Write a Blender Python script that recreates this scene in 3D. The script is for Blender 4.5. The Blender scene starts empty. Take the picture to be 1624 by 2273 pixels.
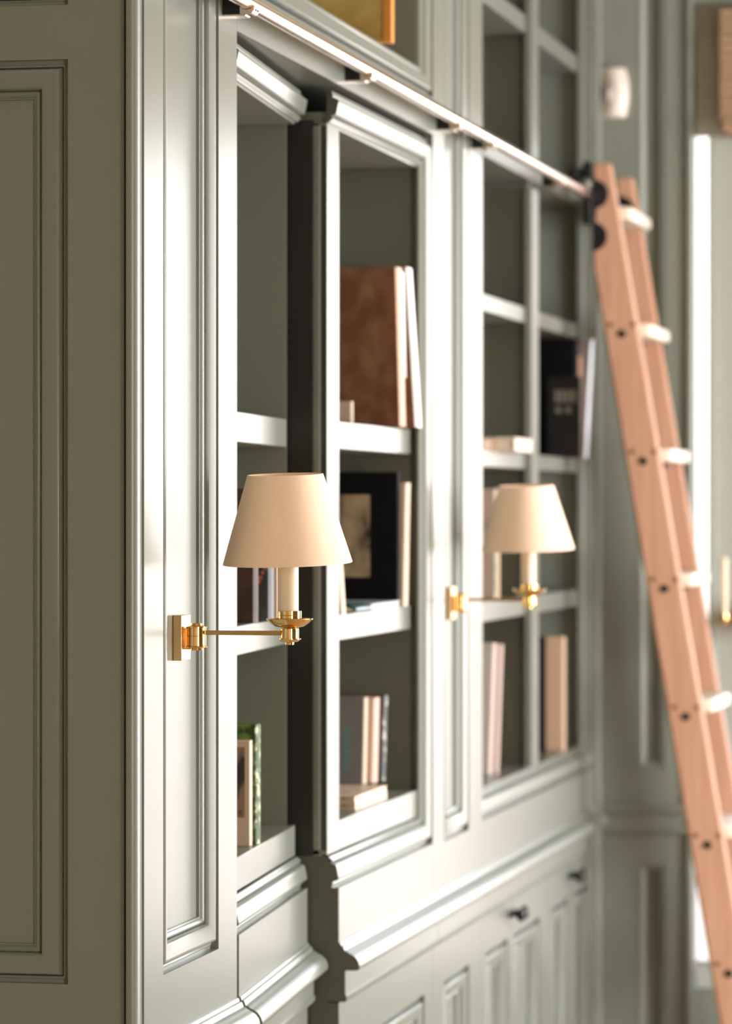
import bpy, math, random
from mathutils import Vector, Matrix
random.seed(4)
PI = math.pi
sc = bpy.context.scene
C = sc.collection

# ---------------------------------------------------------------- camera
F = 8400.0
THETA = math.radians(11.5917)
CX, CZ = 1.3127, 1.60
cd = bpy.data.cameras.new('camera'); cam = bpy.data.objects.new('camera', cd); C.objects.link(cam)
cam.location = (CX, 0, CZ)
cam.rotation_euler = (PI / 2, 0, THETA)
cd.sensor_fit = 'HORIZONTAL'; cd.sensor_width = 24.0; cd.lens = F / 1624 * 24.0
cd.shift_y = -6.5 / 1624
cd.clip_start = 0.1; cd.clip_end = 200
cd.dof.use_dof = True; cd.dof.focus_distance = 5.12; cd.dof.aperture_fstop = 4.8
sc.camera = cam
# ---------------------------------------------------------------- view, world, daylight
sc.view_settings.view_transform = 'Standard'; sc.view_settings.look = 'None'
sc.view_settings.gamma = 1; sc.view_settings.use_curve_mapping = False
sc.view_settings.exposure = 0.0
sc.cycles.use_denoising = True
sc.cycles.max_bounces = 8; sc.cycles.diffuse_bounces = 5; sc.cycles.glossy_bounces = 4
sc.cycles.transparent_max_bounces = 8
sc.cycles.sample_clamp_indirect = 6
sc.cycles.caustics_reflective = False
W = bpy.data.worlds.new('daylight'); sc.world = W; W.use_nodes = True
nt = W.node_tree; nt.nodes.clear()
tc = nt.nodes.new('ShaderNodeTexCoord'); sp = nt.nodes.new('ShaderNodeSeparateXYZ')
cr = nt.nodes.new('ShaderNodeValToRGB'); bg = nt.nodes.new('ShaderNodeBackground'); wo = nt.nodes.new('ShaderNodeOutputWorld')
mr = nt.nodes.new('ShaderNodeMapRange'); mr.inputs[1].default_value = -0.4; mr.inputs[2].default_value = 0.6
el = cr.color_ramp.elements
el[0].position = 0.0; el[0].color = (0.50, 0.43, 0.37, 1)
el[1].position = 1.0; el[1].color = (0.66, 0.82, 1.0, 1)
for p, c in ((0.375, (0.90, 0.78, 0.70, 1)), (0.41, (0.95, 0.90, 0.85, 1)), (0.55, (0.93, 0.97, 1.0, 1))):
    e = el.new(p); e.color = c
bg.inputs[1].default_value = 8.0
nt.links.new(tc.outputs['Generated'], sp.inputs[0]); nt.links.new(sp.outputs[2], mr.inputs[0])
nt.links.new(mr.outputs[0], cr.inputs[0]); nt.links.new(cr.outputs[0], bg.inputs[0]); nt.links.new(bg.outputs[0], wo.inputs[0])

def area(name, loc, rot, sx, sy, power, col, portal=False):
    l = bpy.data.lights.new(name, 'AREA'); l.shape = 'RECTANGLE'; l.size = sx; l.size_y = sy
    l.energy = power; l.color = col
    o = bpy.data.objects.new(name, l); C.objects.link(o); o.location = loc; o.rotation_euler = rot
    if portal: l.cycles.is_portal = True
    return o
# daylight in the tall right-hand window, an added fill behind the camera, and portals in the openings
area('window_daylight', (4.45, 7.05, 1.55), (0, PI / 2, 0), 2.3, 2.1, 325, (0.92, 0.96, 1.0))
area('window_daylight', (4.45, -0.7, 1.6), (0, PI / 2, 0), 2.0, 1.8, 235, (1.0, 0.94, 0.80))  # added warm fill behind the camera, brightens the end panel
area('window_portal', (1.0, 9.80, 1.62), (-PI / 2, 0, 0), 1.5, 2.4, 1, (1, 1, 1), portal=True)

# ---------------------------------------------------------------- materials
def mat(name, col, rough=0.5, metal=0.0, **k):
    m = bpy.data.materials.new(name); m.use_nodes = True
    b = m.node_tree.nodes['Principled BSDF']
    b.inputs['Base Color'].default_value = (*col, 1); b.inputs['Roughness'].default_value = rough
    b.inputs['Metallic'].default_value = metal
    for kk, v in k.items():
        b.inputs[kk.replace('_', ' ')].default_value = v
    return m
def add_noise(m, scale=(20, 20, 20), bump=0.1, dist=0.001, c2=None, detail=4, fac=(0.4, 0.6), rough=None):
    nt = m.node_tree; b = nt.nodes['Principled BSDF']
    tc = nt.nodes.new('ShaderNodeTexCoord'); mp = nt.nodes.new('ShaderNodeMapping'); n = nt.nodes.new('ShaderNodeTexNoise')
    mp.inputs['Scale'].default_value = scale; n.inputs['Detail'].default_value = detail; n.inputs['Scale'].default_value = 1
    nt.links.new(tc.outputs['Object'], mp.inputs[0]); nt.links.new(mp.outputs[0], n.inputs['Vector'])
    if bump:
        bp = nt.nodes.new('ShaderNodeBump'); bp.inputs['Strength'].default_value = bump; bp.inputs['Distance'].default_value = dist
        nt.links.new(n.outputs[0], bp.inputs['Height']); nt.links.new(bp.outputs[0], b.inputs['Normal'])
    if c2:
        r = nt.nodes.new('ShaderNodeValToRGB'); r.color_ramp.elements[0].position = fac[0]; r.color_ramp.elements[1].position = fac[1]
        r.color_ramp.elements[0].color = b.inputs['Base Color'].default_value[:]; r.color_ramp.elements[1].color = (*c2, 1)
        nt.links.new(n.outputs[0], r.inputs[0]); nt.links.new(r.outputs[0], b.inputs['Base Color'])
    return m
PAINT = add_noise(mat('sage_paint', (0.196, 0.204, 0.172), 0.29), (60, 60, 9), 0.035, 0.0004)
PAINTH = PAINT
BRASS = mat('polished_brass', (0.80, 0.52, 0.22), 0.09, 1.0)
BRASSS = add_noise(mat('brushed_brass', (0.72, 0.47, 0.24), 0.28, 1.0), (400, 400, 8), 0.05, 0.0003)
NICKEL = mat('polished_rail_metal', (0.86, 0.74, 0.66), 0.20, 1.0)
IRON = add_noise(mat('black_iron', (0.012, 0.012, 0.014), 0.35, 0.3), (90, 90, 90), 0.1, 0.0005)
BRONZE = mat('dark_bronze', (0.02, 0.018, 0.016), 0.3, 0.8)
SHADE = add_noise(mat('cream_shade_card', (0.95, 0.69, 0.52), 0.75), (500, 500, 500), 0.04, 0.0003)
SHADEIN = mat('shade_lining', (0.9, 0.72, 0.55), 0.7)
CANDLE = mat('cream_candle_sleeve', (0.82, 0.68, 0.50), 0.45)
def wood_mat(name, c1, c2, sc_):
    return add_noise(mat(name, c1, 0.5), sc_, 0.08, 0.0005, c2, 6, (0.35, 0.65))
BEECH = wood_mat('pale_red_oak', (0.52, 0.27, 0.17), (0.60, 0.33, 0.22), (60, 60, 4))
TREADM = wood_mat('oak_tread', (0.86, 0.72, 0.58), (0.90, 0.78, 0.66), (60, 5, 60))
WALLM = add_noise(mat('grey_green_wall_paint', (0.235, 0.245, 0.205), 0.35), (80, 80, 80), 0.06, 0.0004)
CEIL = add_noise(mat('ceiling_paint', (0.62, 0.58, 0.46), 0.7), (40, 40, 40), 0.05, 0.0005)
FLOORM = wood_mat('oak_floor', (0.36, 0.22, 0.12), (0.46, 0.30, 0.17), (30, 3, 30))
WHITEP = mat('white_plastic', (0.80, 0.70, 0.62), 0.4)
BLINDM = add_noise(mat('brown_blind_cloth', (0.36, 0.22, 0.13), 0.8), (300, 300, 300), 0.1, 0.0005, (0.42, 0.27, 0.17))
def glass_mat():
    m = bpy.data.materials.new('window_glass'); m.use_nodes = True; nt = m.node_tree; nt.nodes.clear()
    o = nt.nodes.new('ShaderNodeOutputMaterial'); mx = nt.nodes.new('ShaderNodeMixShader'); t = nt.nodes.new('ShaderNodeBsdfTransparent')
    g = nt.nodes.new('ShaderNodeBsdfGlossy'); g.inputs['Roughness'].default_value = 0.01; lw = nt.nodes.new('ShaderNodeFresnel'); lw.inputs[0].default_value = 1.45
    nt.links.new(lw.outputs[0], mx.inputs[0]); nt.links.new(t.outputs[0], mx.inputs[1]); nt.links.new(g.outputs[0], mx.inputs[2]); nt.links.new(mx.outputs[0], o.inputs[0])
    return m
GLASS = glass_mat()
PAGES = add_noise(mat('book_pages', (0.72, 0.62, 0.48), 0.8), (5, 5, 5), 0, 0)

# ---------------------------------------------------------------- mesh helpers
class M:
    def __init__(s): s.v = []; s.f = []
    def quadbox(s, pts):
        n = len(s.v); s.v += pts
        for f in ((0, 3, 2, 1), (4, 5, 6, 7), (0, 1, 5, 4), (1, 2, 6, 5), (2, 3, 7, 6), (3, 0, 4, 7)):
            s.f.append([n + i for i in f])
    def box(s, x0, x1, y0, y1, z0, z1):
        s.quadbox([(x0, y0, z0), (x1, y0, z0), (x1, y1, z0), (x0, y1, z0), (x0, y0, z1), (x1, y0, z1), (x1, y1, z1), (x0, y1, z1)])
        return s
    def prism(s, poly, fn, a, b):
        """poly: 2D points, fn(p, q, t) -> xyz, extruded from t=a to t=b, capped"""
        n = len(s.v); k = len(poly)
        s.v += [fn(p, q, a) for p, q in poly] + [fn(p, q, b) for p, q in poly]
        for i in range(k):
            j = (i + 1) % k; s.f.append([n + i, n + j, n + k + j, n + k + i])
        s.f.append([n + i for i in range(k)][::-1]); s.f.append([n + k + i for i in range(k)])
        return s
    def lathe(s, prof, c=(0, 0, 0), seg=40, axis='z'):
        n = len(s.v); k = len(prof)
        for i in range(seg):
            a = 2 * PI * i / seg
            for r, h in prof:
                p = (r * math.cos(a), r * math.sin(a), h)
                if axis == 'x': p = (p[2], p[0], p[1])
                if axis == 'y': p = (p[0], p[2], p[1])
                s.v.append((c[0] + p[0], c[1] + p[1], c[2] + p[2]))
        for i in range(seg):
            j = (i + 1) % seg
            for q in range(k - 1):
                s.f.append([n + i * k + q, n + j * k + q, n + j * k + q + 1, n + i * k + q + 1])
        return s
    def solid_lathe(s, prof, c=(0, 0, 0), seg=40, axis='z'):
        return s.lathe([(0.00001, prof[0][1])] + list(prof) + [(0.00001, prof[-1][1])], c, seg, axis)
    def tube(s, pts, r, seg=16):
        n = len(s.v); P = [Vector(p) for p in pts]
        for i, p in enumerate(P):
            d = (P[min(i + 1, len(P) - 1)] - P[max(i - 1, 0)]).normalized()
            up = Vector((0, 0, 1)) if abs(d.z) < .9 else Vector((1, 0, 0))
            a = d.cross(up).normalized(); b = d.cross(a)
            for k in range(seg):
                t = 2 * PI * k / seg; s.v.append(tuple(p + a * r * math.cos(t) + b * r * math.sin(t)))
        for i in range(len(P) - 1):
            for k in range(seg):
                j = (k + 1) % seg; s.f.append([n + i * seg + k, n + i * seg + j, n + (i + 1) * seg + j, n + (i + 1) * seg + k])
        s.f.append([n + k for k in range(seg)][::-1]); s.f.append([n + (len(P) - 1) * seg + k for k in range(seg)])
        return s
    def rect_molding(s, u0, u1, v0, v1, prof, fn, skip=''):
        """mitred molding inside a rectangle; prof: (inset, height); fn(u,v,h)->xyz; skip: sides left out, of 'l','r','b','t'"""
        prof = list(prof) + [(prof[-1][0], -0.0206), (0, -0.0206)]
        L = [(u0, v0, 'l', 'b'), (u1, v0, 'r', 'b'), (u1, v1, 'r', 't'), (u0, v1, 'l', 't')]
        order = ['b', 'r', 't', 'l']; n = len(s.v); k = len(prof)
        for (u, v, a, b) in L:
            for d, h in prof:
                uu = u + (0 if a in skip else (d if a == 'l' else -d)); vv = v + (0 if b in skip else (d if b == 'b' else -d))
                s.v.append(fn(uu, vv, h))
        for i, side in enumerate(order):
            j = (i + 1) % 4
            if side in skip: continue
            for q in range(k):
                w = (q + 1) % k
                s.f.append([n + i * k + q, n + j * k + q, n + j * k + w, n + i * k + w])
            prv = order[(i - 1) % 4]; nxt = order[(i + 1) % 4]
            if prv in skip: s.f.append([n + i * k + q for q in range(k)][::-1])
            if nxt in skip: s.f.append([n + j * k + q for q in range(k)])
        return s
def obj(name, m, material, parent=None, smooth=35, bevel=0, label=None, seg=2):
    used = sorted({i for f in m.f for i in f}); ix = {v: k for k, v in enumerate(used)}
    me = bpy.data.meshes.new(name); me.from_pydata([m.v[i] for i in used], [], [[ix[i] for i in f] for f in m.f]); me.materials.append(material)
    import bmesh
    bm = bmesh.new(); bm.from_mesh(me); bmesh.ops.recalc_face_normals(bm, faces=bm.faces); bm.to_mesh(me); bm.free()
    me.shade_smooth(); me.set_sharp_from_angle(angle=math.radians(smooth))
    o = bpy.data.objects.new(name, me); C.objects.link(o)
    if parent: o.parent = parent
    if bevel:
        b = o.modifiers.new('bevel', 'BEVEL'); b.width = bevel; b.segments = seg; b.limit_method = 'ANGLE'; b.angle_limit = math.radians(40)
        b.harden_normals = False
    if label: o['label'] = label
    return o
def tag(o, label, cat, group=None):
    o['label'] = label; o['category'] = cat
    if group: o['group'] = group
    return o
def thing(name, label, cat, loc=(0, 0, 0), rz=0, group=None):
    o = bpy.data.objects.new(name, None); C.objects.link(o); o.location = loc; o.rotation_euler = (0, 0, rz)
    return tag(o, label, cat, group)
def struct(name, m, material, parent=None, bevel=0):
    o = obj(name, m, material, parent, bevel=bevel)
    if not parent: o['kind'] = 'structure'
    return o
def copy_tree(src, loc, label, rz=None):
    r = src.copy(); C.objects.link(r); r.location = loc; r['label'] = label
    if rz is not None: r.rotation_euler = (0, 0, rz)
    for ch in list(src.children):
        c = ch.copy(); C.objects.link(c); c.parent = r
        for g in list(ch.children):
            d = g.copy(); C.objects.link(d); d.parent = c
    return r

# molding profiles (inset from the frame edge, height over the frame face; the field lies at -0.020)
PROF = [(0, -.0115), (.0045, -.0115), (.0065, -.0095), (.009, -.0105), (.0105, -.0155), (.0113, -.0070), (.0122, -.0035), (.0138, -.0012), (.0160, -.0002), (.0185, -.0005),
        (.0245, -.0016), (.0300, -.0027), (.0345, -.0036), (.0378, -.0050), (.0394, -.0080), (.0402, -.0120), (.0405, -.0158), (.0420, -.0125), (.0450, -.0108), (.0475, -.0120), (.0495, -.0155), (.0515, -.0160), (.052, -.020)]
COUNTER = [(-.02, .877), (.001, .877), (.003, .8755), (.004, .8715), (.0075, .8705), (.009, .867), (.010, .8635), (.014, .8625), (.0165, .860),
           (.023, .857), (.029, .8525), (.0335, .846), (.0355, .838), (.0345, .833), (.031, .8310), (.011, .8305),
           (.011, .790), (.0135, .788), (.0135, .782), (.011, .778), (-.02, .778)]
XZ = lambda p, q, t: (p, t, q)          # profile in x,z extruded along y
face = lambda u, v, h: (h, u, v)        # rectangle in y,z facing +x

def framed_panel(parent, y0, y1, z0, z1, iy0, iy1, iz0, iz1, m=PAINT, fr='frame', skipm=''):
    f = M(); f.box(-.02, 0, y0, iy0, z0, z1); f.box(-.02, 0, iy1, y1, z0, z1)
    f.box(-.02, 0, iy0, iy1, z0, iz0); f.box(-.02, 0, iy0, iy1, iz1, z1)
    a = obj(fr, f, m, parent)
    b = obj('panel', M().box(-.030, -.0202, iy0 - .004, iy1 + .004, iz0 - .004, iz1 + .004), m, parent)
    c = obj('panel_molding', M().rect_molding(iy0, iy1, iz0, iz1, PROF, face, skipm), m, parent)
    return a

Z_TOP = 2.98
# ---------------------------------------------------------------- room shell
struct('floor', M().box(-.6, 4.8, -3.2, 10.0, -.12, 0), FLOORM)
struct('ceiling', M().box(-.6, 4.8, -3.2, 10.0, 3.05, 3.15), CEIL)
struct('wall_left', M().box(-.6, -.47, -3.2, 10.0, 0, 3.05), WALLM)
struct('wall_near', M().box(-.47, 4.8, -3.3, -3.2, 0, 3.05), add_noise(mat('warm_near_wall', (0.55, 0.44, 0.30), 0.7), (30, 30, 30), .05, .0005))
wr = M().box(4.5, 4.8, -3.2, -1.7, 0, 3.05).box(4.5, 4.8, .3, 5.95, 0, 3.05).box(4.5, 4.8, 8.15, 10, 0, 3.05)
wr.box(4.5, 4.8, -1.7, .3, 0, .3).box(4.5, 4.8, 5.95, 8.15, 0, .3).box(4.5, 4.8, -1.7, .3, 2.8, 3.05).box(4.5, 4.8, 5.95, 8.15, 2.8, 3.05)
struct('wall_right', wr, WALLM)
for n, (a, b) in enumerate(((-1.7, .3), (5.95, 8.15))):  # the opening behind the camera is unseen, added to hold the fill light
    m = M().box(4.52, 4.60, a, a + .06, .3, 2.8).box(4.52, 4.60, b - .06, b, .3, 2.8).box(4.52, 4.60, a, b, .3, .37).box(4.52, 4.60, a, b, 2.73, 2.8).box(4.54, 4.58, (a + b) / 2 - .02, (a + b) / 2 + .02, .3, 2.8)
    w = struct('window_%d' % (n + 2), m, WALLM)
    obj('window_glass', M().box(4.56, 4.565, a + .05, b - .05, .35, 2.75), GLASS, w)
# far wall: panelled pier left of a deep window recess
YF = 9.40; WX0, WX1 = .215, 1.72
fw = M().box(-.47, .075, YF, YF + .06, 0, 3.05).box(.145, WX0, YF, YF + .06, 0, 3.05)
fw.box(.075, .145, YF, YF + .06, .715, .95).box(.075, .145, YF, YF + .06, 2.95, 3.05).box(.075, .145, YF, YF + .06, 0, .12)
fw.box(-.47, WX0 - .001, YF + .06, 9.75, 0, 3.05)
fw.box(WX1, 4.8, YF, 9.75, 0, 3.05).box(WX0, WX1, YF, 9.75, 2.86, 3.05).box(WX0, WX1, YF, 9.75, 0, .40)
struct('wall_far', fw, WALLM)
far = lambda u, v, h: (u, YF - h, v)
PS = [(0, -.004), (.004, -.002), (.010, -.003), (.018, -.010), (.022, -.020)]
for i, (z0, z1) in enumerate(((.12, .715), (.95, 2.95))):
    tr = struct('trim_%d' % (i + 1), M().rect_molding(.075, .145, z0, z1, PS, far), WALLM)
    obj('panel', M().box(.075, .145, YF + .0205, YF + .03, z0, z1), WALLM, tr)
struct('trim_3', M().prism([(0, .865), (.012, .865), (.018, .855), (.018, .845), (.010, .838), (.006, .815), (.012, .800), (.010, .792), (0, .788)], lambda p, q, t: (t, YF - p, q), -.06, WX0), WALLM)
struct('trim_4', M().box(-.075, -.012, YF - .035, YF, 0, 3.05), WALLM, bevel=.008)
struct('baseboard_far', M().box(-.06, WX0, YF - .016, YF, 0, .14), WALLM, bevel=.004)
struct('trim_5', M().box(WX0 - .014, WX0 - .0005, YF - .012, YF + .002, 0, 2.90), WALLM, bevel=.003)
# window in the far wall: a narrow side light, a mullion, then the wide light
YG = 9.44
wf = M().box(WX0, WX0 + .004, YG - .01, YG + .05, .47, 2.86).box(.252, .275, YG - .025, YG + .05, .47, 2.53).box(.275, .330, YG - .012, YG + .05, .47, 2.53)
wf.box(WX1 - .08, WX1, YG, YG + .05, .47, 2.86).box(.330, WX1 - .08, YG, YG + .05, 2.78, 2.86).box(WX0 + .004, WX1, YG - .01, YG + .05, .401, .4695)
win = struct('window_1', wf, mat('pale_sash_paint', (.42, .43, .38), .35), bevel=.002)
obj('window_glass', M().box(WX0 + .001, WX1 - .07, YG + .02, YG + .024, .45, 2.80), GLASS, win)
obj('glazing_bar', M().box(1.01, 1.035, YG + .005, YG + .04, .47, 2.78), WALLM, win)
obj('head_panel', M().box(WX0 + .005, .330, YG - .018, YG + .01, 2.531, 2.779).box(WX0 + .005, .330, YG - .006, YG + .01, 2.78, 2.86), mat('pale_head_paint', (.30, .28, .22), .4), win)
# outside ground
struct('ground', M().box(-20, 30, 10.2, 60, -.5, -.3), add_noise(mat('pale_gravel', (0.80, 0.58, 0.47), .9), (2, 2, 2), .1, .01))
# roman blind
bl = M()
for k in range(14):
    y = 9.362 + .006 * math.sin(k * 1.3); z1 = 2.84 - k * .022; bl.box(.285, 1.70, y, y + .012, z1 - .0225, z1)
b0 = tag(obj('roman_blind', bl, BLINDM, bevel=.003), 'brown fabric roman blind drawn up at the top of the far window', 'blind')
obj('fold', M().tube([(.298, 9.352, 2.545), (.32, 9.350, 2.535), (1.0, 9.350, 2.53), (1.69, 9.350, 2.53)], .018, 12), BLINDM, b0)

# ---------------------------------------------------------------- pilasters
def pilaster(name, label, y0, y1, iy0, iy1, endpanel=False):
    t = thing(name, label, 'pilaster', (0, y0, 0))
    L = y1 - y0; a, b = iy0 - y0, iy1 - y0
    framed_panel(t, 0, L, .877, Z_TOP, a, b, .962, Z_TOP - .08, fr='frame')
    obj('counter_molding', M().prism(COUNTER, XZ, 0, L), PAINT, t, smooth=50)
    framed_panel(t, 0, L, .02, .778, a, b, .12, .694, fr='base_frame')
    obj('core', M().box(-.30, -.031, .03, L - .002, 0, Z_TOP), PAINT, t)
    return t
p1 = pilaster('bookcase_pilaster', 'near sage-green panelled pilaster at the corner, carrying the sharp brass sconce', 4.918, 5.449, 5.019, 5.336)
p2 = pilaster('bookcase_pilaster', 'far sage-green panelled pilaster between the cabinet and the open shelving', 7.028, 7.574, 7.144, 7.417)
# rounded corner bead at the near end of the first pilaster
q = [(-.0225, .010)] + [(-.0225 + .0205 * math.sin(t * PI / 16), -.004 - .0 + .014 - .0225 * math.cos(t * PI / 16) + .001) for t in range(9)] + [(-.002, .018)]
q = [(-.0208, .012), (-.0208, -.013), (-.0192, -.0165), (-.015, -.0175), (-.0095, -.0155), (-.0055, -.0115), (-.0028, -.006), (-.0018, .0), (-.0032, .0035), (-.0032, .006)]
obj('corner_bead', M().prism(q, lambda p, r, t: (p, r - .005, t), 0, Z_TOP), PAINT, p1, smooth=50)
# end panel, facing the viewer
ep = thing('end_panel', 'dark side end of the bookcase with raised panel molding, at the far left', 'panel', (-.026, 4.911, 0))
side = lambda u, v, h: (u, -h, v)
def end_section(z0, z1, iz0, iz1):
    f = M().box(-.078, 0, 0, .02, z0, z1).box(-.62, -.50, 0, .02, z0, z1).box(-.50, -.078, 0, .02, z0, iz0).box(-.50, -.078, 0, .02, iz1, z1)
    obj('frame', f, PAINT, ep)
    obj('panel', M().box(-.505, -.073, .0202, .03, iz0 - .004, iz1 + .004), PAINT, ep)
    obj('panel_molding', M().rect_molding(-.50, -.078, iz0, iz1, [(d * 1.0, h) for d, h in PROF], side), PAINT, ep, smooth=50)
end_section(.0, .885, .12, .80)
end_section(.885, 2.245, .960, 2.206)
end_section(2.245, Z_TOP, 2.279, Z_TOP - .08)
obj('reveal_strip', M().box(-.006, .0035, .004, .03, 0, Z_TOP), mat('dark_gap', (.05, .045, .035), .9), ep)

# ---------------------------------------------------------------- bookcase modules
def cab_door(parent, y0, y1, z0=.10, z1=.776, stile=.055, rail=.082, knob=None, name='cabinet_door'):
    f = M().box(-.02, 0, y0, y0 + stile, z0, z1).box(-.02, 0, y1 - stile, y1, z0, z1).box(-.02, 0, y0 + stile, y1 - stile, z0, z0 + rail).box(-.02, 0, y0 + stile, y1 - stile, z1 - rail, z1)
    d = obj(name, f, PAINT, parent)
    obj('panel', M().box(-.029, -.0202, y0 + stile - .004, y1 - stile + .004, z0 + rail - .004, z1 - rail + .004), PAINT, d)
    obj('panel_molding', M().rect_molding(y0 + stile, y1 - stile, z0 + rail, z1 - rail, PROF, face), PAINT, d, smooth=50)
    if knob:
        kp = [(.008, -.001), (.0085, .002), (.005, .004), (.0045, .014), (.008, .017), (.0135, .021), (.0150, .026), (.0125, .031), (.006, .0335)]
        obj('knob', M().solid_lathe(kp, (0, knob, .742), 24, 'x'), BRONZE, d, label='dark bronze round knob')
    return d
def module(t, L, shelves, zt=2.245, near=0.0, far=.008, topmould=True, farmould=True, shelfx=-.034, depth=.33, swap=None):
    """L: length along y of the front; opening over the counter with shelves (z0,z1)"""
    yin = L - .052 if farmould else L
    c = M().box(-depth, shelfx, 0, .018, .05, zt).box(-depth, -.0202 if farmould else shelfx - .001, L - .020 if farmould else L - .006, L, .05, zt)
    c.box(-depth, -depth + .012, .018, L - .012, .05, zt).box(-depth, -.0203, .018, L - .012, zt - .004, zt + .02)
    obj('carcass', c, PAINT, t)
    ls = M()
    obj('bottom_shelf', M().box(-depth + .012, -.0202, .018, L - (.0205 if farmould else .006), 1.022, 1.073), PAINT, t, bevel=.0015)
    for z0, z1 in shelves:
        obj('shelf', M().box(-depth + .012, shelfx, .018, L - (.0205 if farmould else .006), z0, z1), PAINT, t, bevel=.0015)
    if near: obj('stile', M().box(-.05, -.0200, 0, near, 1.022, zt), PAINT, t, bevel=.001)
    mm = M(); mm.rect_molding(0, L, .968, zt + .052 if topmould else zt, PROF, face, ('' if farmould else 'r') + 'l' + ('' if topmould else 't'))
    obj('opening_molding', mm, PAINT, t, smooth=50)
    obj('apron', M().box(-.02, 0, 0, L, .877, .968), PAINT, t)
    obj('counter_molding', M().prism(COUNTER, XZ, 0, L), PAINT, t, smooth=50)
SH = [(1.375, 1.420), (1.703, 1.750)]
HINGE = (0.0, 5.462, 0)
leaf = thing('bookcase_door', 'hinged bookcase leaf standing ajar, swung back behind the near sconce', 'bookcase door', HINGE, math.radians(4.2))
module(leaf, .706, SH, farmould=False)
cab_door(leaf, 0, .706, stile=.075)
cab2 = thing('bookcase_cabinet', 'fixed bookcase unit beside the dark gap, holding the large brown book', 'bookcase', (0, 6.175, 0))
module(cab2, .851, SH, near=.095)
cab_door(cab2, 0, .851, stile=.085)
GAP_DK = mat('painted_gap_shade', (.035, .034, .028), .4); GAP_BLK = mat('painted_deep_gap_shade', (.008, .008, .007), .5)  # dark colours that paint the shade of the gap beside the leaf
obj('edge_strip', M().box(-.0305, -.0205, -.0012, .0, 1.03, 2.24), GAP_DK, cab2, label='edge strip with the shade of the gap painted in')
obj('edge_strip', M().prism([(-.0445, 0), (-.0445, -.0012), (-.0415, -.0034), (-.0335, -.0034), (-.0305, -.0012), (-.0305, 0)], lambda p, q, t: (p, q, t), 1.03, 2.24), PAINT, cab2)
obj('gap_shade_sheet', M().box(-.335, -.043, -.0014, -.0002, 1.02, 2.25), GAP_BLK, cab2, label='black sheet standing in for the shade deep in the gap')  # black sheet painted in place of deep shade in the gap
EDGE = mat('painted_end_shade', (.085, .085, .066), .45)  # thin end plates, darkened for the shade behind the ajar leaf
obj('end_shade_cap', M().prism(COUNTER, XZ, -.0014, -.0002), EDGE, cab2, label='cut end of the counter molding with its shade painted in')
obj('end_shade_cap', M().prism([(-.335, .05), (-.335, 1.02), (-.0204, 1.02), (-.0204, .968), (-.0002, .968), (-.0002, .878), (-.0204, .878), (-.0204, .776), (-.0002, .776), (-.0002, .1), (-.02, .05)], XZ, -.0013, -.0002), EDGE, cab2, label='end face of the unit with its shade painted in')
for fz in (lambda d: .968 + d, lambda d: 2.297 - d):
    obj('end_shade_cap', M().prism([(h, fz(d)) for d, h in PROF] + [(-.0205, fz(.052)), (-.0205, fz(0))], XZ, -.0014, -.0002), EDGE, cab2, label='cut end of the opening molding with its shade painted in')
# header over the two leaves with the upper opening above the ladder rail
up = thing('upper_bookcase', 'upper bookcase above the ladder rail, with a framed painting inside', 'bookcase', (0, 5.450, 0))
LU = 7.027 - 5.450
obj('frieze', M().box(-.30, 0, 0, LU, 2.308, 2.376), PAINT, up)
obj('carcass', M().box(-.33, -.30, 0, LU, 2.30, Z_TOP).box(-.30, -.0205, 0, .02, 2.376, Z_TOP).box(-.30, -.0205, LU - .055, LU, 2.376, Z_TOP).box(-.30, -.0205, 0, LU, 2.376, 2.431).box(-.30, 0, 0, LU, Z_TOP - .08, Z_TOP), PAINT, up)
obj('opening_molding', M().rect_molding(0, LU, 2.376, Z_TOP - .08, [(d * 1.0, h) for d, h in PROF], face), PAINT, up, smooth=50)

ob = thing('open_bookcase', 'open double-bay bookcase behind the ladder, furthest along the wall', 'bookcase', (0, 7.575, 0))
LO = 9.17 - 7.575; d1, d2 = 8.336 - 7.575, 8.462 - 7.575
c = M().box(-.33, -.034, 0, .018, .05, Z_TOP).box(-.33, -.318, .018, LO, .05, Z_TOP).box(-.33, -.0005, LO - .02, LO, .05, Z_TOP).box(-.33, -.034, .018, LO, Z_TOP - .02, Z_TOP)
obj('carcass', c, PAINT, ob)
obj('divider', M().box(-.318, -.036, d1 + .045, d2 - .045, 1.02, Z_TOP), PAINT, ob)
obj('stile', M().box(-.036, -.020, d1, d2 - .03, 1.022, 2.318).box(-.036, -.020, d1, d2 - .03, 2.384, Z_TOP), PAINT, ob, bevel=.001)
obj('end_stile', M().box(-.036, -.0202, LO - .045, LO, 1.0, Z_TOP), PAINT, ob, bevel=.002)
obj('bottom_shelf', M().box(-.318, -.0202, .018, LO - .0205, 1.0, 1.026), PAINT, ob)
for z0, z1, in ((1.364, 1.405), (1.689, 1.723), (2.015, 2.050), (2.662, 2.702)):
    obj('shelf', M().box(-.318, -.036, .018, d1 + .045, z0, z1), PAINT, ob, bevel=.0015)
    obj('shelf', M().box(-.318, -.036, d2 - .045, LO - .0205, z0, z1), PAINT, ob, bevel=.0015)
obj('rail_board', M().box(-.318, -.030, .018, LO - .0205, 2.337, 2.380), PAINT, ob, bevel=.0015)
obj('opening_molding', M().rect_molding(0, LO, .968, 2.9, PROF, face, 'lrt'), PAINT, ob, smooth=50)
obj('apron', M().box(-.02, 0, 0, LO, .877, .968), PAINT, ob)
cm = M().prism(COUNTER, XZ, 0, LO)
obj('counter_molding', cm, PAINT, ob, smooth=50)
cab_door(ob, .0, .354, knob=.330, stile=.045); cab_door(ob, .357, .79, knob=.385, stile=.045)
obj('base_stile', M().box(-.02, 0, .792, .860, .05, .776), PAINT, ob)
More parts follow.
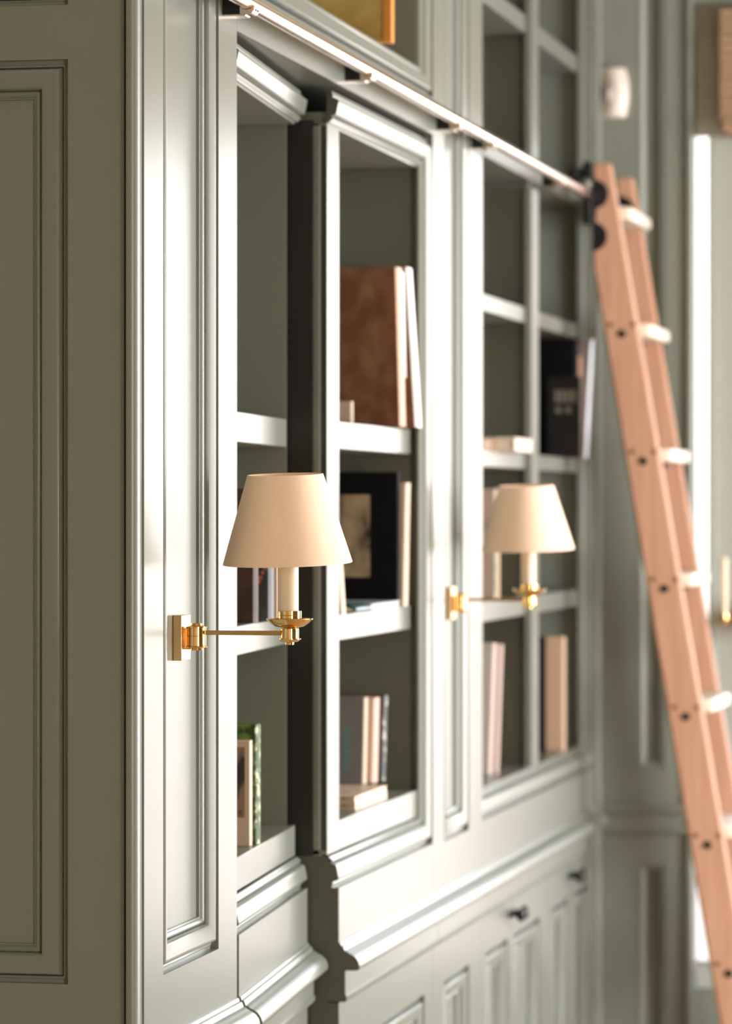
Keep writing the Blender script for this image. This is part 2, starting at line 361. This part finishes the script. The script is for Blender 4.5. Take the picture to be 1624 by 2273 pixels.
cab_door(ob, .862, 1.205, knob=1.180, stile=.045); cab_door(ob, 1.208, LO - .02, knob=1.236, stile=.045)

# ---------------------------------------------------------------- ladder rail
RX, RZ = .036, 2.339
rail = thing('ladder_rail', 'long polished metal ladder rail running along the bookcase front', 'rail', (0, 5.2, 0))
obj('rail_tube', M().tube([(RX, -.25, RZ), (RX, 4.05, RZ)], .0115, 28), NICKEL, rail)
def bracket(y):
    w = .030
    body = [(0, 2.352), (.0045, 2.352), (.006, 2.345), (.018, 2.3445), (.024, 2.3335), (.030, 2.3275), (.036, 2.3262), (.0365, 2.3215), (.028, 2.3205), (0, 2.3205)]
    b = obj('bracket', M().prism(body, XZ, y - w / 2, y + w / 2), IRON, rail, smooth=50, bevel=.0006, label='black bracket arm with a polished cradle under the rail')
    cr_ = [(.0255, 2.3325), (.0300, 2.3280), (.036, 2.3268), (.0420, 2.3285), (.0465, 2.3335), (.0485, 2.3320), (.0480, 2.3265), (.043, 2.3212), (.036, 2.3195), (.031, 2.3195), (.026, 2.3205)]
    obj('cradle', M().prism(cr_, XZ, y - w / 2 - .001, y + w / 2 + .001), NICKEL, b, smooth=50, bevel=.0006, label='polished cradle of the bracket')
    obj('base_pad', M().box(0, .034, y - w / 2, y + w / 2, 2.3180, 2.3204), NICKEL, b)
    for dy in (-.007, .007):
        obj('screw', M().solid_lathe([(.0022, .0), (.0022, .0012)], (.0478, y + dy, 2.3270), 10, 'x'), IRON, b)
for Y in (5.375, 6.24, 7.08, 7.46, 8.37, 9.12): bracket(Y - 5.2)

# ---------------------------------------------------------------- library ladder
lad = thing('library_ladder', 'pale wooden rolling library ladder leaning on the rail at the right', 'ladder', (.446, 9.07, 0))
GREYM = mat('worn_steel', (.42, .41, .40), .28, 1.0)
def lx(z): return .162 - .168 * (z - 1.7125)
for sy, yy in ((-1, 8.87), (1, 9.27)):
    y0, y1 = yy - .014, yy + .014
    m = M().prism([(lx(0) - .043, 0), (lx(0) + .041, 0), (lx(2.417) + .041, 2.417), (.041, 2.417), (.041, 2.177)], lambda p, q, t: (p - .446, t, q), y0 - 9.07, y1 - 9.07)
    s = obj('side_rail', m, BEECH, lad, bevel=.0075, seg=4)
    if True:
        for k in range(8):
            zb = 2.013 - .3002 * (k - 0) + .0
            zz = zb
            if zz < .1: continue
            cxx = lx(zz) - .446
            ys = (y0 - 9.07 - .0005) if sy < 0 else (y0 - 9.07 - .0005)
            obj('bolt', M().solid_lathe([(.0095, -.002), (.0095, .001), (.005, .0015)], (cxx, ys, zz), 16, 'y'), IRON, s, label='black bolt head')
            for dx in (-.030, .024):
                obj('screw_plug', M().solid_lathe([(.0060, -.001), (.0060, .001)], (cxx + dx + .003, ys, zz + .022), 12, 'y'), mat('plug', (.16, .07, .035), .6) if k == 0 and dx < 0 and sy < 0 else bpy.data.materials['plug'], s)
    # black hook hardware at the rail
    h = M()
    f = y0 - 9.07
    P2 = [(.0330, 2.376)]
    for (xc, zc_, r) in (((.046, 2.343, .034), (.043, 2.243, .034)) if sy < 0 else ((.052, 2.335, .036),)):
        for k in range(13):
            a = math.radians(80 - 160 * k / 12)
            P2.append((xc + r * math.cos(a), zc_ + r * math.sin(a)))
    P2 += [(.040, 2.209), (.0330, 2.230)]
    P2 = [(max(x, .0415), z) for x, z in P2]
    h.prism(P2, lambda p, q, t: (p - .446, t, q), f - .004, f)
    hk = obj('hook_plate', h, IRON, s, bevel=.001)
    g = M().box(.020 - .446, .040 - .446, f - .012, f + .004, 2.272, 2.42)
    g.box(-.002 - .446, .03 - .446, f - .010, f + .002, 2.375, 2.405).solid_lathe([(.012, -.012), (.014, 0), (.012, .012)], (-.004 - .446, f - .004, 2.392), 20, 'y')
    g.box(.004 - .446, .03 - .446, f - .010, f + .002, 2.352, 2.372)
    obj('roller_bracket', g, IRON, s, bevel=.002)
    r = M().solid_lathe([(.006, -.02), (.014, -.016), (.016, 0), (.014, .012), (.006, .016)], (.028 - .446, f - .006, 2.365), 20, 'y')
    r.solid_lathe([(.006, -.010), (.008, 0), (.006, .012)], (.014 - .446, f - .018, 2.350), 16, 'y')
    obj('roller', r, GREYM, s, label='worn grey steel roller')
for k in range(8):
    z = 2.300 - .2955 * k if k == 0 else 2.023 - .2955 * (k - 1)
    if z < .1: continue
    xf = lx(z) + .066
    m = M().box(xf - .105 - .446, xf - .446, -.186, .186, z - .015, z + .015)
    obj('tread', m, TREADM, lad, bevel=.007, seg=3)

# ---------------------------------------------------------------- wall sconces
def sconce(loc, label, group='brass wall sconces on the pilasters'):
    t = thing('wall_sconce', label, 'wall lamp', loc, 0, group)
    # origin: centre of the back plate on the panel face
    obj('back_plate', M().box(0, .0125, -.021, .030, -.0318, .0318), BRASSS, t, bevel=.0006)
    obj('plate_arm', M().box(.012, .030, -.006, .006, -.0165, .0135), BRASS, t, bevel=.001)
    kx = .0285
    kp = [(.0060, -.0200), (.0085, -.0195), (.0090, -.0165), (.0150, -.0158), (.0155, -.0140), (.0140, -.0132), (.0140, .0002), (.0134, .0006), (.0140, .0010), (.0140, .0118), (.0150, .0122), (.0150, .0134), (.0085, .0152), (.0075, .0182), (.004, .0190)]
    obj('knuckle', M().solid_lathe(kp, (kx, 0, .002), 40), BRASS, t)
    lx2 = .163
    az = .0072
    obj('arm', M().box(kx + .010, lx2 - .010, -.0025, .0025, az - .0032, az + .0032), mat('darker_brass', (.50, .30, .13), .25, 1.0), t, bevel=.0004)  # arm in a darker, browner brass than the other parts
    cp = [(.0045, -.0165), (.0062, -.0160), (.0065, -.0128), (.0120, -.0118), (.0160, -.0085), (.0160, -.0072), (.0132, -.0068), (.0132, .0060), (.0125, .0065), (.0128, .0075)]
    obj('cup', M().solid_lathe(cp, (lx2, 0, az), 40), BRASS, t)
    dp = [(.0128, .0080), (.0200, .0095), (.0265, .0135), (.0318, .0185), (.0330, .0195), (.0326, .0206), (.0312, .0196), (.0258, .0152), (.0190, .0120), (.0150, .0112)]
    obj('drip_pan', M().lathe(dp + [dp[0]], (lx2, 0, az), 56), BRASS, t)
    gp = [(.0150, .0110), (.0168, .0120), (.0168, .0245), (.0164, .0250), (.0168, .0255), (.0168, .0310), (.0160, .0315), (.0140, .0312)]
    obj('collar', M().solid_lathe(gp, (lx2, 0, az), 44), BRASS, t)
    obj('candle_sleeve', M().solid_lathe([(.0146, .030), (.0146, .0945), (.0130, .0950)], (lx2 - .002, 0, az), 44), CANDLE, t)
    obj('socket', M().solid_lathe([(.0135, .0945), (.0152, .0955), (.0152, .098), (.012, .0985), (.012, .135)], (lx2 - .002, 0, az), 36), BRASS, t)
    # shade
    r0, r1, hh = .0905, .0530, .125
    pr = [(r0, 0), (r0 + .0004, .001), (r1 + .0004, hh - .001), (r1, hh), (r1 - .0012, hh), (r1 - .0012, hh - .002), (r0 - .0014, .002), (r0 - .0014, 0), (r0, 0)]
    sh = obj('lamp_shade', M().lathe([(r, h - hh / 2) for r, h in pr], (0, 0, 0), 96), SHADE, t, smooth=60)
    sh.location = (lx2 - .0045, 0, az + .0975 + hh / 2)
    sh.rotation_euler = (math.radians(3.0), math.radians(-.9), 0)
    sp_ = M()
    for k in range(3):
        a = k * 2 * PI / 3 + .4; sp_.tube([(.012 * math.cos(a), .012 * math.sin(a), .045), (.052 * math.cos(a), .052 * math.sin(a), .058)], .0012, 8)
    obj('spider', sp_, BRASS, sh)
    return t
s1 = sconce((-.02, 5.170, 1.4190), 'nearest brass swing-arm sconce with a cream shade, in sharp focus')
s2 = copy_tree(s1, (-.02, 7.285, 1.4160), 'farther brass swing-arm sconce on the middle pilaster, small and blurred')
# third lamp, cut by the frame edge
t3 = thing('candle_sconce', 'cream candle tube over brass, cut off by the right edge beside the ladder', 'wall lamp', (.31, 9.25, 1.33))
obj('candle_sleeve', M().solid_lathe([(.0088, .014), (.0088, .150), (.006, .152)], (0, 0, 0), 24), CANDLE, t3)
obj('brass_cup', M().solid_lathe([(.006, -.012), (.010, -.006), (.012, .002), (.011, .014)], (0, 0, 0), 24), BRASS, t3)
obj('arm', M().box(0, .09, -.004, .004, -.008, .002), BRASS, t3)
obj('back_plate', M().box(.06, .09, -.004, .395, -.03, .03), BRASS, t3)
# motion sensor
ms = thing('motion_sensor', 'small white curved motion sensor high on the end wall', 'sensor', (.014, YF, 2.640))
pr = [(-.033, 0), (-.033, .012)] + [(-.033 + .066 * i / 8, .018 + .016 * math.sin(PI * i / 8)) for i in range(9)] + [(.033, .012), (.033, 0)]
m = M(); n = 9
for i in range(n):
    z = -.062 + .124 * i / (n - 1); k = 1 - .55 * ((i - 4) / 4) ** 2; sx = .010 * (1 - ((i - 4) / 4) ** 2)
    m.v += [(p + sx, -q * (0.55 + .45 * k), z) for p, q in pr]
K = len(pr)
for i in range(n - 1):
    for j in range(K):
        w = (j + 1) % K; m.f.append([i * K + j, i * K + w, (i + 1) * K + w, (i + 1) * K + j])
m.f.append(list(range(K))[::-1]); m.f.append([(n - 1) * K + j for j in range(K)])
obj('housing', m, WHITEP, ms, bevel=.003)
obj('lens', M().prism([(-.014, -.012), (.014, -.012), (.016, .012), (-.012, .012)], lambda p, q, t: (p + .006, t, q - .006), -.036, -.030), mat('lens', (.88, .80, .74), .25), ms)

# ---------------------------------------------------------------- books
def cmat(name, col, rough=.55, c2=None, sc_=(20, 20, 20), fac=(.4, .6), bump=.1):
    return add_noise(mat(name, col, rough), sc_, bump, .0008, c2, 5, fac)
def book(name, label, cat, loc, w, t, h, cover, spine=None, tilt=0, lean=0, group=None, flat=False, parent=None, rz=0, cover_label=None):
    """spine front at x=0, body towards -x (w), thickness t along y, height h; loc = bottom front centre"""
    o = thing(name, label, cat, loc, rz, group)
    o.rotation_euler = (lean, 0, rz)
    k = math.tan(tilt)
    def sk(m_):
        m_.v = [(x + k * z, y, z) for x, y, z in m_.v]; return m_
    if flat: o.rotation_euler = (PI / 2, 0, rz)
    b = .0028
    obj('cover', sk(M().box(-w, -.004, -t / 2, -t / 2 + b, 0, h).box(-w, -.004, t / 2 - b, t / 2, 0, h)), cover, o, bevel=.0008, label=cover_label)
    pr = [(-.005, -t / 2)] + [(-.004 + .005 * math.sin(PI * k / 8), -t / 2 * math.cos(PI * k / 8)) for k in range(9)] + [(-.005, t / 2)]
    obj('spine', sk(M().prism(pr, lambda p, q, z: (p, q, z), 0, h)), spine or cover, o, smooth=50)
    obj('pages', sk(M().box(-w + .004, -.006, -t / 2 + b, t / 2 - b, .003, h - .003)), PAGES, o)
    if parent:
        o.parent = parent
    return o
LEATHER = cmat('worn_tan_leather', (.155, .055, .022), .4, (.30, .14, .075), (30, 30, 22), (.42, .78), .9)
GLOSSW = cmat('glossy_grey_spine', (.55, .50, .45), .22, (.62, .57, .52))
TANJ = cmat('tan_edge', (.62, .36, .24), .4)
BLK = cmat('black_cover', (.005, .005, .006), .75)
BLK.node_tree.nodes['Principled BSDF'].inputs['Specular IOR Level'].default_value = .12
CREAM = cmat('cream_cover', (.62, .47, .36), .5)
b_ = book('book', 'large worn tan-brown leather book on the upper shelf of the middle unit', 'book', (-.016, 6.828, 1.7515), .26, .050, .292, LEATHER, TANJ, lean=0, tilt=math.radians(-1.6))
sl_ = M().box(-.0002, .0020, .004, .0245, .09, .285); sl_.v = [(x - math.tan(math.radians(1.6)) * z, y, z) for x, y, z in sl_.v]
obj('spine_glare', sl_, GLOSSW, b_, label='glossy pale strip added for the glare along the spine')  # pale strip paints the glare on the spine
book('book', 'tall pale-spined book right of the large brown book, jutting over the shelf edge', 'book', (.0, 6.900, 1.7515), .26, .056, .296, LEATHER, GLOSSW, tilt=math.radians(-3.6))
bx = book('book', 'small pale paperback standing in front of the large brown book', 'book', (-.086, 6.70, 1.7515), .12, .012, .043, CREAM)
# black frame with sepia picture
pic = thing('picture_book', 'large black book with a sepia photograph on its cover, middle shelf', 'book', (-.0290, 6.842, 1.4205))
obj('cover', M().box(-.25, 0, -.012, .012, 0, .248), BLK, pic, bevel=.001)
SEP = cmat('sepia_photograph', (.025, .016, .010), .7, (.42, .30, .18), (22, 22, 16), (.36, .62), 0)
obj('cover_picture', M().box(-.165, -.052, -.0128, -.0118, .054, .206), SEP, pic, label='sepia photograph of standing figures')
book('book', 'cream-spined book standing behind the black picture book', 'book', (-.0225, 6.885, 1.4205), .20, .036, .228, CREAM, CREAM, tilt=math.radians(1.2))
PB = cmat('pale_blue_cover', (.28, .33, .42), .35, (.36, .38, .42), (12, 12, 12))
m = M().prism([(-.16, 0), (0, 0), (0, .003), (-.157, .003), (-.157, .010), (0, .010), (0, .013), (-.16, .013)], XZ, -.13, .13)
fb = thing('book', 'flat pale blue-grey book lying before the black picture book', 'book', (-.016, 6.66, 1.4205), math.radians(0))
obj('cover', m, PB, fb, bevel=.0008); obj('pages', M().box(-.1568, -.003, -.127, .127, .003, .010), PAGES, fb)
TEAL = cmat('teal_cover', (.01, .06, .08), .3, (.03, .10, .12))
tb = thing('book', 'small dark teal softcover book lying curled at the left of the middle shelf', 'book', (-.006, 6.44, 1.4205))
obj('cover', M().prism([(-.12, 0), (-.02, 0), (-.006, .001), (0, .005), (-.001, .010), (-.008, .0145), (-.02, .017), (-.12, .013)], XZ, -.09, .04), TEAL, tb, bevel=.001)
obj('pages', M().prism([(-.119, .002), (-.02, .0025), (-.004, .0055), (-.02, .0120), (-.119, .011)], XZ, -.0915, .0415), PAGES, tb)
NAVY = cmat('navy_board', (.035, .05, .10), .4)
book('book', 'cream book with navy board peeping past the stile on the middle shelf', 'book', (-.016, 6.300, 1.4205), .12, .030, .125, NAVY, CREAM, tilt=math.radians(-3.5))
GREYB = cmat('grey_cover', (.17, .16, .17), .5, (.20, .18, .18), (8, 8, 8))
g_ = book('book', 'grey book with teal lettering leaning on the bottom shelf of the middle unit', 'book', (-.078, 6.775, 1.098), .16, .020, .158, GREYB, CREAM, tilt=math.radians(1.2))
tl = M()
for k in range(6): tl.box(-.041 + .003 * (k % 2), -.028 + .002 * (k % 3), -.0106, -.0100, .025 + k * .014, .034 + k * .014)
obj('cover_mark', tl, mat('teal_print', (.10, .24, .26), .5), g_, label='column of small teal marks')
book('book', 'pinkish cream book between the grey and the dark book, bottom shelf', 'book', (-.066, 6.815, 1.098), .16, .046, .156, CREAM, cmat('pink_spine', (.55, .38, .31), .45), tilt=math.radians(1.4))
book('book', 'dark book with pale flecks behind the pinkish cream book', 'book', (-.060, 6.865, 1.098), .16, .026, .158, cmat('dark_red_cover', (.09, .035, .03), .5), cmat('flecked_spine', (.05, .055, .055), .4, (.45, .42, .38), (60, 60, 60), (.5, .62)), tilt=math.radians(1.6))
GOLDB = cmat('gold_marked_cream', (.66, .50, .38), .4, (.30, .20, .07), (40, 30, 90), (.56, .66))
for k, lab in ((0, 'lower of two flat cream books with gold marks under the leaning books'), (1, 'upper of two flat cream books with gold marks under the leaning books')):
    fl = thing('book', lab, 'book', (-.033 - .001 * k, 6.615, 1.0735 + .0122 * k), 0, 'flat books on the bottom shelf of the middle unit')
    obj('cover', M().prism([(-.15, 0), (0, 0), (0, .0018), (-.1485, .0018), (-.1485, .0102), (0, .0102), (0, .012), (-.15, .012)], XZ, -.145, .140), GOLDB, fl)
    obj('pages', M().box(-.147, -.001, -.143, .138, .0018, .0102), GOLDB, fl)

# books in the hinged leaf (its own rotated frame)
def on_leaf(o, x, y, z):
    a = math.radians(4.2); o.location = (x * math.cos(a) - y * math.sin(a), 5.462 + x * math.sin(a) + y * math.cos(a), z); o.rotation_euler[2] += a
DKB = cmat('dark_brown_cover', (.045, .020, .010), .5, (.07, .03, .018), (30, 30, 30))
o = book('book', 'tall dark brown book with pale page tops behind the near lamp', 'book', (0, 0, 0), .2, .040, .212, DKB, DKB); on_leaf(o, -.034, .385, 1.4205)
CHAR = cmat('charcoal_cover', (.035, .037, .042), .4, (.07, .075, .085), (10, 10, 10))
o = book('book', 'charcoal book with small orange marks beside the candle of the near lamp', 'book', (0, 0, 0), .2, .048, .150, CHAR, CHAR); on_leaf(o, -.020, .455, 1.4205)
mk = M()
for (u, v, r) in ((-.016, .070, .0035), (-.0125, .078, .003), (-.008, .085, .003), (-.019, .064, .004)): mk.solid_lathe([(r, -.0006), (r, .0006)], (u, -.0245, v), 12, 'y')
obj('cover_mark', mk, mat('orange_print', (.50, .16, .09), .5), o, label='small orange marks')
o = book('book', 'cream book just left of the near lamp candle tube', 'book', (0, 0, 0), .2, .040, .150, CREAM, CREAM); on_leaf(o, -.014, .505, 1.4205)
o = thing('framed_photo_book', 'upright cream-bordered picture book on the bottom shelf behind the near pilaster', 'book'); on_leaf(o, -.030, .30, 1.0735)
obj('cover', M().box(-.12, 0, -.012, .012, 0, .165), CREAM, o, bevel=.001)
obj('cover_picture', M().box(-.11, -.008, -.0126, -.0118, .045, .155), cmat('oval_picture', (.30, .19, .12), .5, (.03, .025, .02), (25, 25, 18), (.45, .55), 0), o)
GRN = cmat('green_leafy_cover', (.02, .05, .012), .5, (.16, .26, .05), (70, 70, 70), (.42, .62))
o = book('book', 'green leafy-patterned book beside the cream-bordered picture book', 'book', (0, 0, 0), .14, .034, .188, GRN, cmat('green_white_spine', (.05, .09, .02), .5, (.55, .55, .35), (60, 60, 60), (.5, .58))); on_leaf(o, -.024, .345, 1.0735)

# painting in the upper unit
pt = thing('framed_painting', 'autumn-yellow landscape painting in an orange gilt frame above the rail', 'painting', (0, 6.62, 2.4315))
PAINTG = cmat('painted_field', (.42, .24, .05), .5, (.78, .58, .20), (9, 9, 14), (.3, .7), .3)
obj('canvas', M().box(-.26, -.013, -.006, .004, .003, .38), PAINTG, pt)
obj('frame', M().box(-.013, .004, -.012, .012, 0, .39).box(-.275, -.26, -.012, .012, 0, .39).box(-.26, -.013, -.012, .012, 0, .003).box(-.26, -.013, -.012, .012, .38, .39), cmat('orange_gilt', (.75, .30, .05), .35), pt, bevel=.002)

# open bookcase contents
bb = thing('book', 'small brown box-like book lying at the left of the second shelf of the open bay', 'book', (-.040, 7.92, 1.7235))
obj('cover', M().box(-.14, 0, -.10, .10, 0, .024), cmat('brown_cloth', (.26, .15, .09), .6), bb, bevel=.001)
bb = thing('book', 'flat cream book jutting in front of the stile on the open bay shelf', 'book', (.0, 8.10, 1.7235))
obj('cover', M().box(-.15, 0, -.115, .115, 0, .004).box(-.15, 0, -.115, .115, .026, .030).box(-.004, 0, -.115, .115, .004, .026), cmat('pale_cream_cloth', (.66, .55, .46), .5), bb, bevel=.001)
obj('pages', M().box(-.145, -.004, -.112, .112, .004, .026), PAGES, bb)
book('book', 'dusty pink book standing behind the farther lamp shade', 'book', (-.052, 8.08, 1.4055), .2, .045, .222, cmat('dusty_pink', (.50, .32, .26), .5), cmat('orange_tan_spine', (.55, .32, .16), .5))
book('book', 'slim book with a green top band behind the farther lamp shade', 'book', (-.048, 8.035, 1.4055), .2, .030, .238, cmat('green_band_cover', (.48, .33, .27), .5, (.04, .16, .07), (3, 3, 6), (.5, .56)), cmat('mottled_green', (.08, .16, .07), .5, (.45, .30, .22), (10, 10, 10)))
book('book', 'light grey leaning book on the bottom shelf of the open bay', 'book', (-.064, 8.06, 1.0265), .2, .036, .284, cmat('light_grey_cover', (.50, .43, .37), .5), cmat('blush_spine', (.52, .40, .34), .5), tilt=math.radians(2.0))
book('book', 'thin blush book beside the light grey leaning book', 'book', (-.056, 8.10, 1.0265), .2, .022, .280, cmat('blush_cover', (.42, .31, .26), .5), cmat('blush_edge', (.50, .36, .30), .5), tilt=math.radians(2.0))
book('book', 'very tall black book on the second shelf of the far bay', 'book', (-.016, 9.0, 1.7235), .26, .050, .285, BLK, BLK)
k_ = thing('picture_book', 'black book with pale blurred title, in front of the tall black book', 'book', (.003, 8.93, 1.7235))
obj('cover', M().box(-.078, 0, -.014, .014, 0, .192), cmat('black_gloss', (.008, .008, .009), .35), k_, bevel=.001)
tt = M()
for i in range(4): tt.box(-.060 + i * .0135, -.0505 + i * .0135, -.0146, -.0139, .130, .160)
for i in range(2): tt.solid_lathe([(.0075, -.0006), (.0075, .0)], (-.052 + i * .024, -.014, .112), 20, 'y')
obj('cover_title', tt, mat('pale_print', (.20, .17, .14), .5), k_, label='pale blurred title marks')
book('book', 'tall white-blue glossy book leaning at the end of the far bay shelf', 'book', (-.006, 9.095, 1.7235), .24, .030, .286, cmat('dusky_cover', (.20, .16, .14), .5), cmat('glossy_blue_white', (.74, .77, .85), .3), tilt=math.radians(3.2))
bb = thing('note_card', 'small peach card tucked before the leaning white-blue book', 'card', (-.012, 9.05, 1.7235 ))
obj('card', M().box(-.022, .0, -.002, .002, 0, .245), cmat('peach_card', (.70, .42, .30), .5), bb)
book('book', 'tan book on the bottom shelf of the far bay', 'book', (-.030, 8.90, 1.0265), .09, .034, .270, cmat('tan_cover', (.52, .34, .22), .5), cmat('tan_spine', (.55, .36, .24), .5))
book('book', 'black book left of the tan book on the bottom shelf of the far bay', 'book', (-.068, 8.84, 1.0265), .16, .024, .272, BLK, BLK)
